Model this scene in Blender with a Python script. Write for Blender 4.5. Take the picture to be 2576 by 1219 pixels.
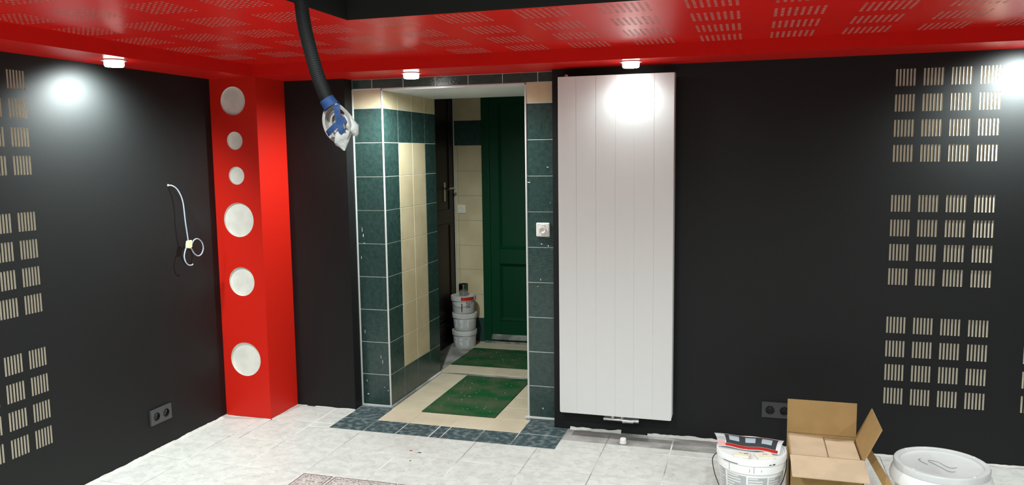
import bpy, math, random
from mathutils import Vector, Matrix, noise

for o in list(bpy.data.objects):
    bpy.data.objects.remove(o, do_unlink=True)
SC = bpy.context.scene
COL = SC.collection
random.seed(7)

# ------------------------------------------------------------------ camera
F_PX = 1998.7
YAW, PITCH, ROLL = -0.2913, -0.1098, -0.0131
cam_d = bpy.data.cameras.new('camera')
cam_d.sensor_fit = 'HORIZONTAL'
cam_d.sensor_width = 36.0
cam_d.lens = F_PX / 2576.0 * 36.0
cam_d.clip_start = 0.02
cam = bpy.data.objects.new('camera', cam_d)
COL.objects.link(cam)
Fw = Vector((math.sin(YAW) * math.cos(PITCH), math.cos(YAW) * math.cos(PITCH), math.sin(PITCH)))
Rt = Vector((math.cos(YAW), -math.sin(YAW), 0))
Up = Rt.cross(Fw)
c, s = math.cos(ROLL), math.sin(ROLL)
Rt, Up = c * Rt + s * Up, -s * Rt + c * Up
cam.matrix_world = Matrix(((Rt.x, Up.x, -Fw.x, 3.0018), (Rt.y, Up.y, -Fw.y, -4.353), (Rt.z, Up.z, -Fw.z, 1.5411), (0, 0, 0, 1)))
SC.camera = cam

# ------------------------------------------------------------------ world, exposure
w = bpy.data.worlds.new('world')
SC.world = w
w.use_nodes = True
w.node_tree.nodes['Background'].inputs[0].default_value = (0.5, 0.55, 0.6, 1)
w.node_tree.nodes['Background'].inputs[1].default_value = 0.02
SC.view_settings.view_transform = 'Standard'
SC.view_settings.look = 'None'
SC.view_settings.exposure = 1.8
SC.view_settings.gamma = 1.0
SC.view_settings.use_curve_mapping = False
LAMP = 14.0          # emission of a downlight's face
TRAY_FILL_W = 30.0  # beam of the fill lamps added in the tray
BEAM_W = 20.0         # spot beam of each downlight
LAMP_SIDE = 2.5       # emission of its frosted rim

# ------------------------------------------------------------------ dimensions (metres)
T = 0.203                      # wall tile pitch
LIN = -0.0954                  # face of the black lining on the back wall
ZS, ZC, ZT = 1.997, 2.062, 2.26  # soffit, perforated ceiling, black tray
P0, P1, P2, P3 = 0.709, 0.906, 1.782, 1.9636
RD = 0.82                      # depth of the tiled reveal
XR, YF = 5.3, -6.4             # far right wall, wall behind the camera
SW, SWL = -0.413, 0.306        # soffit edges
TX0, TX1, TY0, TY1 = 1.51, 3.8, -5.0, -1.54
HX0, HX1, HY = 0.67, 2.3, 1.79  # hall behind the doorway

# ------------------------------------------------------------------ materials
MATS = {}
def mat(name, col, rough=0.5, metal=0.0, spec=0.5, col2=None, nscale=8.0, lo=0.4, hi=0.6, bump=0.0, bscale=60.0,
        emit=None, trans=0.0, rmix=0.0, alpha=1.0, detail=4.0, bdist=0.02, coat=0.0):
    m = bpy.data.materials.new(name)
    m.use_nodes = True
    nt = m.node_tree
    b = nt.nodes['Principled BSDF']
    b.inputs['Base Color'].default_value = (*col, 1)
    b.inputs['Roughness'].default_value = rough
    b.inputs['Metallic'].default_value = metal
    b.inputs['Specular IOR Level'].default_value = spec
    b.inputs['Coat Weight'].default_value = coat
    b.inputs['Transmission Weight'].default_value = trans
    b.inputs['Alpha'].default_value = alpha
    geo = nt.nodes.new('ShaderNodeNewGeometry')
    if col2 is not None:
        n = nt.nodes.new('ShaderNodeTexNoise')
        n.inputs['Scale'].default_value = nscale
        n.inputs['Detail'].default_value = detail
        nt.links.new(geo.outputs['Position'], n.inputs['Vector'])
        r = nt.nodes.new('ShaderNodeValToRGB')
        r.color_ramp.elements[0].position = lo
        r.color_ramp.elements[0].color = (*col, 1)
        r.color_ramp.elements[1].position = hi
        r.color_ramp.elements[1].color = (*col2, 1)
        nt.links.new(n.outputs['Fac'], r.inputs[0])
        nt.links.new(r.outputs[0], b.inputs['Base Color'])
        if rmix:
            mr = nt.nodes.new('ShaderNodeMapRange')
            mr.inputs['From Min'].default_value = lo
            mr.inputs['From Max'].default_value = hi
            mr.inputs['To Min'].default_value = rough
            mr.inputs['To Max'].default_value = rough + rmix
            nt.links.new(n.outputs['Fac'], mr.inputs['Value'])
            nt.links.new(mr.outputs[0], b.inputs['Roughness'])
    if bump:
        n2 = nt.nodes.new('ShaderNodeTexNoise')
        n2.inputs['Scale'].default_value = bscale
        n2.inputs['Detail'].default_value = 3.0
        nt.links.new(geo.outputs['Position'], n2.inputs['Vector'])
        bp = nt.nodes.new('ShaderNodeBump')
        bp.inputs['Strength'].default_value = bump
        bp.inputs['Distance'].default_value = bdist
        nt.links.new(n2.outputs['Fac'], bp.inputs['Height'])
        nt.links.new(bp.outputs[0], b.inputs['Normal'])
    if emit:
        b.inputs['Emission Color'].default_value = (*emit[0], 1)
        b.inputs['Emission Strength'].default_value = emit[1]
    MATS[name] = m
    return m

mat('black_paint', (0.0062, 0.0070, 0.0070), 0.6, spec=0.28, bump=0.08, bscale=220, bdist=0.004)
mat('black_ceiling', (0.02, 0.02, 0.018), 0.6, spec=0.3)
mat('red_paint', (0.63, 0.013, 0.010), 0.33, spec=0.07, bump=0.03, bscale=180, bdist=0.004)
mat('red_wall_paint', (0.56, 0.012, 0.0045), 0.5, spec=0.25)
mat('plaster_cream', (0.47, 0.43, 0.345), 0.85, spec=0.2)
mat('plaster_pink', (0.62, 0.45, 0.39), 0.85, spec=0.2)
mat('disc_grey', (0.72, 0.70, 0.64), 0.6, spec=0.3, col2=(0.64, 0.62, 0.56), nscale=14)
mat('tile_teal', (0.020, 0.046, 0.041), 0.2, spec=0.5, col2=(0.038, 0.072, 0.064), nscale=38, lo=0.35, hi=0.75, bump=0.32, bscale=95, bdist=0.004, detail=8)
mat('tile_teal_floor', (0.042, 0.070, 0.076), 0.42, spec=0.4, col2=(0.20, 0.235, 0.235), nscale=30, lo=0.46, hi=0.74, detail=9)
mat('tile_cream', (0.62, 0.52, 0.34), 0.22, spec=0.5, col2=(0.56, 0.46, 0.29), nscale=6)
mat('tile_cream_floor', (0.60, 0.52, 0.38), 0.4, spec=0.4, col2=(0.50, 0.43, 0.31), nscale=5, lo=0.45, hi=0.75, detail=8)
mat('grout_light', (0.62, 0.66, 0.60), 0.8, spec=0.2)
mat('grout_dark', (0.20, 0.22, 0.20), 0.85, spec=0.2)
mat('grout_grey', (0.24, 0.235, 0.22), 0.85, spec=0.2, col2=(0.72, 0.72, 0.68), nscale=2.2, lo=0.47, hi=0.60)
mat('white_trim', (0.60, 0.61, 0.59), 0.3, spec=0.5)
mat('white_board', (0.66, 0.67, 0.66), 0.5, spec=0.3)
mat('radiator_white', (0.69, 0.69, 0.675), 0.32, spec=0.5)
mat('chrome', (0.75, 0.75, 0.75), 0.15, metal=1.0)
mat('steel', (0.42, 0.41, 0.38), 0.14, metal=1.0)
mat('switch_white', (0.74, 0.71, 0.67), 0.35, spec=0.5)
mat('socket_black', (0.05, 0.052, 0.055), 0.28, spec=0.5)
mat('socket_dark', (0.006, 0.006, 0.006), 0.25, spec=0.5)
mat('cable_grey', (0.30, 0.34, 0.40), 0.45, spec=0.4)
mat('tape_yellow', (0.80, 0.78, 0.40), 0.6, spec=0.3)
mat('hose_black', (0.008, 0.008, 0.008), 0.7, spec=0.25)
mat('tape_blue', (0.011, 0.026, 0.075), 0.7, spec=0.12, col2=(0.016, 0.036, 0.10), nscale=40)
mat('plastic_clear', (0.26, 0.24, 0.225), 0.3, spec=0.4, trans=0.15)
mat('plastic_bag', (0.33, 0.32, 0.31), 0.35, spec=0.4, trans=0.15, bump=0.4, bscale=70, bdist=0.01)
mat('door_green', (0.001, 0.042, 0.016), 0.45, spec=0.2)
mat('door_brown', (0.010, 0.005, 0.0045), 0.4, spec=0.2)
mat('kick_dirty', (0.10, 0.12, 0.10), 0.5, spec=0.4, col2=(0.30, 0.32, 0.28), nscale=9)
mat('mat_green', (0.010, 0.092, 0.028), 0.85, spec=0.1, col2=(0.085, 0.110, 0.060), nscale=7, lo=0.38, hi=0.68, bump=0.8, bscale=240, bdist=0.01, detail=9)
mat('dust', (0.7, 0.7, 0.66), 0.9, spec=0.1)
mat('concrete', (0.20, 0.19, 0.17), 0.85, spec=0.2, col2=(0.36, 0.35, 0.32), nscale=8, detail=8)
mat('strip_grey', (0.20, 0.195, 0.18), 0.7, spec=0.3, col2=(0.36, 0.35, 0.33), nscale=6, detail=8)
mat('plaster_white', (0.56, 0.55, 0.52), 0.85, spec=0.2, col2=(0.50, 0.49, 0.46), nscale=16, detail=6)
mat('cardboard', (0.37, 0.235, 0.10), 0.8, spec=0.15, col2=(0.34, 0.215, 0.09), nscale=10)
mat('cardboard_pale', (0.53, 0.40, 0.27), 0.8, spec=0.15, col2=(0.47, 0.36, 0.24), nscale=9)
mat('bucket_white', (0.80, 0.80, 0.79), 0.35, spec=0.5)
mat('bucket_dirty', (0.60, 0.59, 0.56), 0.5, spec=0.4, col2=(0.48, 0.47, 0.44), nscale=12, detail=6)
mat('lid_grey', (0.56, 0.58, 0.575), 0.38, spec=0.5, col2=(0.62, 0.63, 0.62), nscale=9, detail=6)
mat('print_grey', (0.40, 0.41, 0.41), 0.45, spec=0.4)
mat('print_light', (0.68, 0.69, 0.69), 0.45, spec=0.4)
mat('print_dark', (0.02, 0.02, 0.02), 0.5, spec=0.3)
mat('print_red', (0.42, 0.018, 0.013), 0.45, spec=0.4)
mat('print_pink', (0.62, 0.33, 0.32), 0.45, spec=0.4)
mat('print_window', (0.40, 0.48, 0.53), 0.35, spec=0.4)
mat('print_charcoal', (0.045, 0.048, 0.052), 0.4, spec=0.5)
mat('film', (0.70, 0.72, 0.74), 0.15, spec=0.5)
mat('plate_cream', (0.76, 0.72, 0.60), 0.4, spec=0.4)
mat('ochre', (0.32, 0.30, 0.26), 0.6)
mat('lamp_face', (1, 1, 1), 0.5, emit=((0.93, 0.98, 1.0), LAMP))
mat('lamp_rim', (1, 1, 1), 0.5, emit=((1.0, 0.99, 0.93), LAMP_SIDE))
mat('lamp_ring', (0.5, 0.5, 0.48), 0.35, metal=0.7)

def floor_tile_material():
    m = bpy.data.materials.new('floor_tile')
    m.use_nodes = True
    nt = m.node_tree
    b = nt.nodes['Principled BSDF']
    b.inputs['Roughness'].default_value = 0.38
    b.inputs['Specular IOR Level'].default_value = 0.4
    geo = nt.nodes.new('ShaderNodeNewGeometry')
    inf = nt.nodes.new('ShaderNodeObjectInfo')
    add = nt.nodes.new('ShaderNodeVectorMath')
    add.operation = 'MULTIPLY_ADD'
    cmb = nt.nodes.new('ShaderNodeCombineXYZ')
    for i in range(3):
        nt.links.new(inf.outputs['Random'], cmb.inputs[i])
    nt.links.new(cmb.outputs[0], add.inputs[0])
    add.inputs[1].default_value = (13, 7, 5)
    nt.links.new(geo.outputs['Position'], add.inputs[2])
    n1 = nt.nodes.new('ShaderNodeTexNoise')
    n1.inputs['Scale'].default_value = 19.0
    n1.inputs['Detail'].default_value = 6.0
    n1.inputs['Distortion'].default_value = 0.6
    nt.links.new(add.outputs[0], n1.inputs['Vector'])
    r1 = nt.nodes.new('ShaderNodeValToRGB')
    r1.color_ramp.elements[0].position = 0.35
    r1.color_ramp.elements[0].color = (0.52, 0.52, 0.485, 1)
    r1.color_ramp.elements[1].position = 0.62
    r1.color_ramp.elements[1].color = (0.62, 0.62, 0.58, 1)
    nt.links.new(n1.outputs['Fac'], r1.inputs[0])
    mp = nt.nodes.new('ShaderNodeVectorMath')
    mp.operation = 'MULTIPLY'
    mp.inputs[1].default_value = (30, 62, 30)
    nt.links.new(add.outputs[0], mp.inputs[0])
    n2 = nt.nodes.new('ShaderNodeTexNoise')
    n2.inputs['Scale'].default_value = 1.0
    n2.inputs['Detail'].default_value = 3.0
    n2.inputs['Distortion'].default_value = 2.2
    nt.links.new(mp.outputs[0], n2.inputs['Vector'])
    r2 = nt.nodes.new('ShaderNodeValToRGB')
    r2.color_ramp.elements[0].position = 0.30
    r2.color_ramp.elements[0].color = (0.45, 0.46, 0.42, 1)
    r2.color_ramp.elements[1].position = 0.41
    r2.color_ramp.elements[1].color = (1, 1, 1, 1)
    nt.links.new(n2.outputs['Fac'], r2.inputs[0])
    mx = nt.nodes.new('ShaderNodeMix')
    mx.data_type = 'RGBA'
    mx.blend_type = 'MULTIPLY'
    mx.inputs['Factor'].default_value = 0.55
    nt.links.new(r1.outputs[0], mx.inputs['A'])
    nt.links.new(r2.outputs[0], mx.inputs['B'])
    nt.links.new(mx.outputs['Result'], b.inputs['Base Color'])
    MATS['floor_tile'] = m
floor_tile_material()

def decor_tile_material():
    """Printed rosette tile: dark frame lines round a scrolled ornament (flat print)."""
    m = bpy.data.materials.new('decor_tile')
    m.use_nodes = True
    nt = m.node_tree
    b = nt.nodes['Principled BSDF']
    b.inputs['Roughness'].default_value = 0.4
    tc = nt.nodes.new('ShaderNodeTexCoord')
    def vm(op, v1=None):
        n = nt.nodes.new('ShaderNodeVectorMath'); n.operation = op
        if v1 is not None: n.inputs[1].default_value = v1
        return n
    def mth(op, a=None, b_=None):
        n = nt.nodes.new('ShaderNodeMath'); n.operation = op
        if a is not None: n.inputs[0].default_value = a
        if b_ is not None: n.inputs[1].default_value = b_
        return n
    sep = nt.nodes.new('ShaderNodeSeparateXYZ')
    nt.links.new(tc.outputs['Object'], sep.inputs[0])
    # mirrored ornament coordinates
    ax = mth('ABSOLUTE'); nt.links.new(sep.outputs[0], ax.inputs[0])
    ay = mth('ABSOLUTE'); nt.links.new(sep.outputs[1], ay.inputs[0])
    cmb = nt.nodes.new('ShaderNodeCombineXYZ')
    nt.links.new(ax.outputs[0], cmb.inputs[0]); nt.links.new(ay.outputs[0], cmb.inputs[1])
    n = nt.nodes.new('ShaderNodeTexWave')
    n.wave_type = 'RINGS'
    n.inputs['Scale'].default_value = 22.0
    n.inputs['Distortion'].default_value = 9.0
    n.inputs['Detail'].default_value = 1.0
    n.inputs['Detail Scale'].default_value = 2.2
    nt.links.new(cmb.outputs[0], n.inputs['Vector'])
    r = nt.nodes.new('ShaderNodeValToRGB')
    r.color_ramp.elements[0].position = 0.30
    r.color_ramp.elements[0].color = (0.27, 0.215, 0.205, 1)
    r.color_ramp.elements[1].position = 0.52
    r.color_ramp.elements[1].color = (0.60, 0.55, 0.51, 1)
    nt.links.new(n.outputs['Fac'], r.inputs[0])
    nt.links.new(r.outputs[0], b.inputs['Base Color'])
    MATS['decor_tile'] = m
decor_tile_material()

# ------------------------------------------------------------------ helpers
def tag(o, label=None, cat=None, group=None, kind=None):
    if label: o['label'] = label
    if cat: o['category'] = cat
    if group: o['group'] = group
    if kind: o['kind'] = kind
    return o

def root(name, loc, label, cat, group=None, kind=None):
    o = bpy.data.objects.new(name, None)
    COL.objects.link(o)
    o.location = loc
    o.empty_display_size = 0.05
    return tag(o, label, cat, group, kind)

def top_loc(p):
    v = Vector((0, 0, 0))
    while p is not None:
        v += p.location
        p = p.parent
    return v

class B:
    """collects faces in world coordinates and builds one mesh object"""
    def __init__(self):
        self.v, self.f, self.m = [], [], []
    def add(self, vs, fs, mi=0):
        k = len(self.v)
        self.v += [tuple(p) for p in vs]
        for f in fs:
            self.f.append(tuple(i + k for i in f)); self.m.append(mi)
        return self
    def quad(self, a, b, c_, d, mi=0):
        return self.add([a, b, c_, d], [(0, 1, 2, 3)], mi)
    def box(self, x0, x1, y0, y1, z0, z1, mi=0):
        vs = [(x, y, z) for z in (z0, z1) for y in (y0, y1) for x in (x0, x1)]
        return self.add(vs, [(0, 2, 3, 1), (4, 5, 7, 6), (0, 1, 5, 4), (2, 6, 7, 3), (0, 4, 6, 2), (1, 3, 7, 5)], mi)
    def prism(self, pts, d, mi=0):
        """closed polygon pts (3D, planar) pushed along vector d"""
        n = len(pts); d = Vector(d)
        vs = [Vector(p) for p in pts] + [Vector(p) + d for p in pts]
        fs = [tuple(range(n))[::-1], tuple(range(n, 2 * n))] + [(i, (i + 1) % n, (i + 1) % n + n, i + n) for i in range(n)]
        return self.add(vs, fs, mi)
    def lathe(self, prof, ctr, n=32, axis='z', mi=0, closed=False):
        """prof: list of (r, h)"""
        ctr = Vector(ctr); vs = []; rows = []
        for r_, h in prof:
            row = []
            if r_ < 1e-6:
                row = [len(vs)] * n
                p = {'z': (0, 0, h), 'y': (0, h, 0), 'x': (h, 0, 0)}[axis]
                vs.append(ctr + Vector(p))
            else:
                for i in range(n):
                    a = 2 * math.pi * i / n
                    ca, sa = r_ * math.cos(a), r_ * math.sin(a)
                    p = {'z': (ca, sa, h), 'y': (ca, h, sa), 'x': (h, ca, sa)}[axis]
                    row.append(len(vs)); vs.append(ctr + Vector(p))
            rows.append(row)
        fs = []
        for j in range(len(rows) - 1 + (1 if closed else 0)):
            A, Bq = rows[j], rows[(j + 1) % len(rows)]
            for i in range(n):
                f = [A[i], A[(i + 1) % n], Bq[(i + 1) % n], Bq[i]]
                g = []
                for q in f:
                    if q not in g: g.append(q)
                if len(g) > 2: fs.append(tuple(g))
        return self.add(vs, fs, mi)
    def tube(self, pts, rad, n=10, closed=False, mi=0, caps=True, flat=None):
        """sweep a circle (or ellipse: flat=(normal, k)) along pts; rad a number or one per point"""
        pts = [Vector(p) for p in pts]; m = len(pts)
        rs = rad if isinstance(rad, (list, tuple)) else [rad] * m
        vs = []; nrm = None
        for i, p in enumerate(pts):
            if closed: t = pts[(i + 1) % m] - pts[i - 1]
            else: t = pts[min(i + 1, m - 1)] - pts[max(i - 1, 0)]
            t.normalize()
            if nrm is None:
                ref = Vector((0, 0, 1)) if abs(t.z) < 0.9 else Vector((1, 0, 0))
                nrm = (ref - t * ref.dot(t)).normalized()
            else:
                nrm = (nrm - t * nrm.dot(t)).normalized()
            bi = t.cross(nrm)
            for k in range(n):
                a = 2 * math.pi * k / n
                vs.append(p + (nrm * math.cos(a) + bi * math.sin(a)) * rs[i])
        fs = []
        for i in range(m if closed else m - 1):
            j = (i + 1) % m
            for k in range(n):
                fs.append((i * n + k, i * n + (k + 1) % n, j * n + (k + 1) % n, j * n + k))
        if caps and not closed:
            fs.append(tuple(range(n))[::-1]); fs.append(tuple((m - 1) * n + k for k in range(n)))
        return self.add(vs, fs, mi)
    def mesh(self, name, mats, off=(0, 0, 0), smooth=False):
        me = bpy.data.meshes.new(name)
        ox, oy, oz = off
        me.from_pydata([(x - ox, y - oy, z - oz) for x, y, z in self.v], [], self.f)
        for m_ in (mats if isinstance(mats, (list, tuple)) else [mats]):
            me.materials.append(MATS[m_])
        me.polygons.foreach_set('material_index', self.m)
        if smooth:
            me.polygons.foreach_set('use_smooth', [True] * len(me.polygons))
        me.update()
        return me
    def build(self, name, mats, parent=None, smooth=False, loc=None, bevel=0.0, fix=False):
        off = top_loc(parent) if parent is not None else Vector(loc or (0, 0, 0))
        me = self.mesh(name, mats, off, False)
        if fix:
            import bmesh
            bm = bmesh.new(); bm.from_mesh(me)
            bmesh.ops.remove_doubles(bm, verts=bm.verts, dist=1e-6)
            bmesh.ops.recalc_face_normals(bm, faces=bm.faces)
            bm.to_mesh(me); bm.free()
        o = bpy.data.objects.new(name, me)
        COL.objects.link(o)
        if parent is not None: o.parent = parent
        else: o.location = off
        if smooth:
            me.polygons.foreach_set('use_smooth', [True] * len(me.polygons))
            md = o.modifiers.new('split', 'EDGE_SPLIT'); md.split_angle = math.radians(38)
        if bevel:
            md = o.modifiers.new('bevel', 'BEVEL'); md.width = bevel; md.segments = 2; md.limit_method = 'ANGLE'
        return o

def spline(pts, n=8, closed=False):
    """Catmull-Rom through pts"""
    P = [Vector(p) for p in pts]; out = []
    m = len(P)
    for i in range(m if closed else m - 1):
        if closed: a, b_, c_, d = P[i - 1], P[i], P[(i + 1) % m], P[(i + 2) % m]
        else: a, b_, c_, d = P[max(i - 1, 0)], P[i], P[i + 1], P[min(i + 2, m - 1)]
        for k in range(n):
            t = k / n
            out.append(0.5 * ((2 * b_) + (c_ - a) * t + (2 * a - 5 * b_ + 4 * c_ - d) * t * t + (3 * b_ - a - 3 * c_ + d) * t ** 3))
    if not closed: out.append(P[-1])
    return out

def struct(o, label, cat):
    return tag(o, label, cat, kind='structure')

# chamfered tile, local frame: u (width), v (height), n (out of the surface); shared mesh data
TILE_CACHE = {}
def tile(parent, name, centre, u, v, n, wd, ht, th, mats, ch=0.0012):
    key = (name, round(wd, 4), round(ht, 4), round(th, 4), mats)
    me = TILE_CACHE.get(key)
    if me is None:
        b = B(); a, h = wd / 2, ht / 2
        rings = [(a, h, -th), (a, h, -ch), (a - ch, h - ch, 0)]
        vs = [(sx * x, sy * y, z) for x, y, z in rings for sx, sy in ((-1, -1), (1, -1), (1, 1), (-1, 1))]
        fs = [(3, 2, 1, 0), (8, 9, 10, 11)]
        for k in (0, 4):
            fs += [(k + i, k + (i + 1) % 4, k + 4 + (i + 1) % 4, k + 4 + i) for i in range(4)]
        b.add(vs, fs)
        me = b.mesh(name, mats)
        TILE_CACHE[key] = me
    o = bpy.data.objects.new(name, me)
    COL.objects.link(o)
    o.parent = parent
    u, v, n = Vector(u), Vector(v), Vector(n)
    p = Vector(centre) - top_loc(parent)
    o.matrix_local = Matrix(((u.x, v.x, n.x, p.x), (u.y, v.y, n.y, p.y), (u.z, v.z, n.z, p.z), (0, 0, 0, 1)))
    return o

def holed(b, fn, a0, a1, c0, c1, A, C, mi=0):
    """rectangle a0..a1 x c0..c1 with holes at every interval of A x every interval of C; fn(a, c) -> point"""
    la = sorted({a0, a1, *[q for i in A for q in i]})
    lc = sorted({c0, c1, *[q for i in C for q in i]})
    As, Cs = {round(i[0], 5) for i in A}, {round(i[0], 5) for i in C}
    k0 = {}
    vs, fs = [], []
    for i, a in enumerate(la):
        for j, c_ in enumerate(lc):
            k0[i, j] = len(vs); vs.append(fn(a, c_))
    for i in range(len(la) - 1):
        for j in range(len(lc) - 1):
            if round(la[i], 5) in As and round(lc[j], 5) in Cs: continue
            fs.append((k0[i, j], k0[i + 1, j], k0[i + 1, j + 1], k0[i, j + 1]))
    b.add(vs, fs, mi)

def pocket(b, fn, a0, a1, c0, c1, d, mi=0):
    """open box behind a hole; fn(a, c, depth) -> point"""
    P = [fn(a, c_, q) for q in (0.0004, d) for a, c_ in ((a0, c0), (a1, c0), (a1, c1), (a0, c1))]
    b.add(P, [(4, 5, 6, 7), (0, 1, 5, 4), (1, 2, 6, 5), (2, 3, 7, 6), (3, 0, 4, 7)], mi)

# ================================================================== SHELL
# ---- acoustic slots of the black walls
ROWS = []
for blk in range(3):
    for r_ in range(4):
        zt = 1.926 - 0.604 * blk - 0.1205 * r_
        ROWS.append((zt - 0.082, zt))
SLOT_W, SLOT_P, COL_W, COL_P, BLK_P = 0.0086, 0.01545, 0.0859, 0.1212, 0.604
def slot_cols(start, sign, ncols):
    out = []
    for k in range(ncols):
        e = start + sign * (k % 4) * COL_P + sign * (k // 4) * BLK_P
        for q in range(6):
            a = e + sign * q * SLOT_P
            out.append((min(a, a + sign * SLOT_W), max(a, a + sign * SLOT_W)))
    return out

def slotted_wall(name, fn, back, a0, a1, c0, c1, cols, n_single, label):
    b = B()
    holed(b, lambda a, q: fn(a, q, 0), a0, a1, c0, c1, cols, ROWS)
    P = [fn(a, q, dd) for dd in (0, back) for a, q in ((a0, c0), (a1, c0), (a1, c1), (a0, c1))]
    b.add(P, [(4, 5, 6, 7), (0, 1, 5, 4), (1, 2, 6, 5), (2, 3, 7, 6), (3, 0, 4, 7)])
    wall = struct(b.build(name, 'black_paint'), label, 'wall')
    # one shared liner mesh
    (a_, b_), (z0, z1) = cols[0], ROWS[0]
    ca, cz = (a_ + b_) / 2, (z0 + z1) / 2
    lb = B(); pocket(lb, fn, a_, b_, z0, z1, 0.0035)
    org = Vector(fn(ca, cz, 0))
    me = lb.mesh('acoustic_slot', 'plaster_cream', org)
    rest = B()
    for i, (a, bb) in enumerate(cols):
        for (q0, q1) in ROWS:
            if i < n_single:
                o = bpy.data.objects.new('acoustic_slot', me)
                COL.objects.link(o)
                o.parent = wall
                o.location = Vector(fn((a + bb) / 2, (q0 + q1) / 2, 0))
            else:
                pocket(rest, fn, a, bb, q0, q1, 0.0035)
    if rest.v:
        tag(rest.build('acoustic_slots', 'plaster_cream', wall), kind='stuff')
    return wall

left_cols = slot_cols(-1.6205, -1, 8)
wall_left = slotted_wall('wall_left', lambda a, q, d: (-d, a, q), 0.12, YF, 0.0, 0.0, ZS, left_cols, 24,
                         'matt black left wall with groups of cream vertical slots')
right_cols = slot_cols(3.6665, 1, 8)
wall_back = slotted_wall('wall_back', lambda a, q, d: (a, LIN + d, q), 0.2, P3, XR, 0.0, ZS, right_cols, 25,
                         'matt black wall behind the radiator with groups of cream vertical slots')
b = B().box(0.0, P0, LIN, 0.10, 0, ZS)
struct(b.build('wall_corner', 'black_paint'), 'narrow black wall between red pillar and tiled doorway', 'wall')
b = B().box(XR, XR + 0.12, YF, LIN, 0, ZS)
struct(b.build('wall_right', 'black_paint'), 'plain black wall at the far right beyond the frame', 'wall')
b = B().box(-0.12, XR + 0.12, YF - 0.12, YF, 0, ZS)
struct(b.build('wall_front', 'black_paint'), 'plain black wall behind the camera', 'wall')

# ---- soffit ring, perforated ceiling, black tray
b = B()
oy = -SWL - (-YF)                       # soffit on the wall behind
X1, Y1 = XR - 0.31, YF + 0.31
ring = [((-0.12, YF - 0.12), (SWL, Y1)), ((XR + 0.12, YF - 0.12), (X1, Y1)), ((XR + 0.12, 0.10), (X1, SW)), ((-0.12, 0.10), (SWL, SW))]
for i in range(4):
    (o0, i0), (o1, i1) = ring[i], ring[(i + 1) % 4]
    b.quad((*o0, ZS), (*o1, ZS), (*i1, ZS), (*i0, ZS))           # underside
    b.quad((*i0, ZS), (*i1, ZS), (*i1, ZC), (*i0, ZC))           # step face
    b.quad((*o0, ZC + .01), (*o1, ZC + .01), (*i1, ZC + .01), (*i0, ZC + .01))
    b.quad((*o0, ZS), (*o1, ZS), (*o1, ZC + .01), (*o0, ZC + .01))
struct(b.build('ceiling_border', 'red_paint'), 'red painted soffit band along the walls holding the downlights', 'ceiling')

HP, HS = 0.0243, 0.0115
def holes(start): return [(start + k * HP, start + k * HP + HS) for k in range(8)]
xa = [0.323, 0.629, 0.935, 1.241]
ya = [-1.146 - 0.3115 * k for k in range(-1, 6)]
xb = [1.547 + 0.3062 * k for k in range(11)]
yb = [-1.508, -1.205, -0.902, -0.600]
b = B()
fnc = lambda a, q: (a, q, ZC)
holed(b, fnc, SWL, TX0, -3.1, SW, [h for x in xa for h in holes(x)], [h for y in ya for h in holes(y)])
holed(b, fnc, TX0, X1, TY1, SW, [h for x in xb for h in holes(x)], [h for y in yb for h in holes(y)])
b.quad((SWL, Y1, ZC), (TX0, Y1, ZC), (TX0, -3.1, ZC), (SWL, -3.1, ZC))
b.quad((TX0, Y1, ZC), (X1, Y1, ZC), (X1, TY0, ZC), (TX0, TY0, ZC))
b.quad((TX1, TY0, ZC), (X1, TY0, ZC), (X1, TY1, ZC), (TX1, TY1, ZC))
zz = ZC + 0.02
for q in (((SWL, Y1), (TX0, SW)), ((TX0, TY1), (X1, SW)), ((TX1, Y1), (X1, TY1)), ((TX0, Y1), (TX1, TY0))):
    (x0, y0), (x1, y1) = q
    b.quad((x0, y0, zz), (x1, y0, zz), (x1, y1, zz), (x0, y1, zz))
ceil = struct(b.build('ceiling', 'red_paint'), 'red perforated acoustic ceiling around the black centre', 'ceiling')
pb = B()
fnp = lambda a, q, d: (a, q, ZC + d)
for hx in holes(0):
    for hy in holes(0):
        pocket(pb, fnp, hx[0], hx[1], hy[0], hy[1], 0.006)
pme = pb.mesh('perforation_block', 'plaster_pink', (0, 0, ZC))
for xs, ys in ((xa, ya), (xb, yb)):
    for x in xs:
        for y in ys:
            o = bpy.data.objects.new('perforation_block', pme)
            COL.objects.link(o); o.parent = ceil; o.location = (x, y, ZC)
b = B()
b.quad((TX0, TY0, ZT), (TX1, TY0, ZT), (TX1, TY1, ZT), (TX0, TY1, ZT))
tc = [(TX0, TY0), (TX1, TY0), (TX1, TY1), (TX0, TY1)]
for i in range(4):
    p, q = tc[i], tc[(i + 1) % 4]
    b.quad((*p, ZC), (*q, ZC), (*q, ZT), (*p, ZT))
struct(b.build('ceiling_tray', 'black_ceiling'), 'black raised centre of the ceiling above the red border', 'ceiling')

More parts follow.
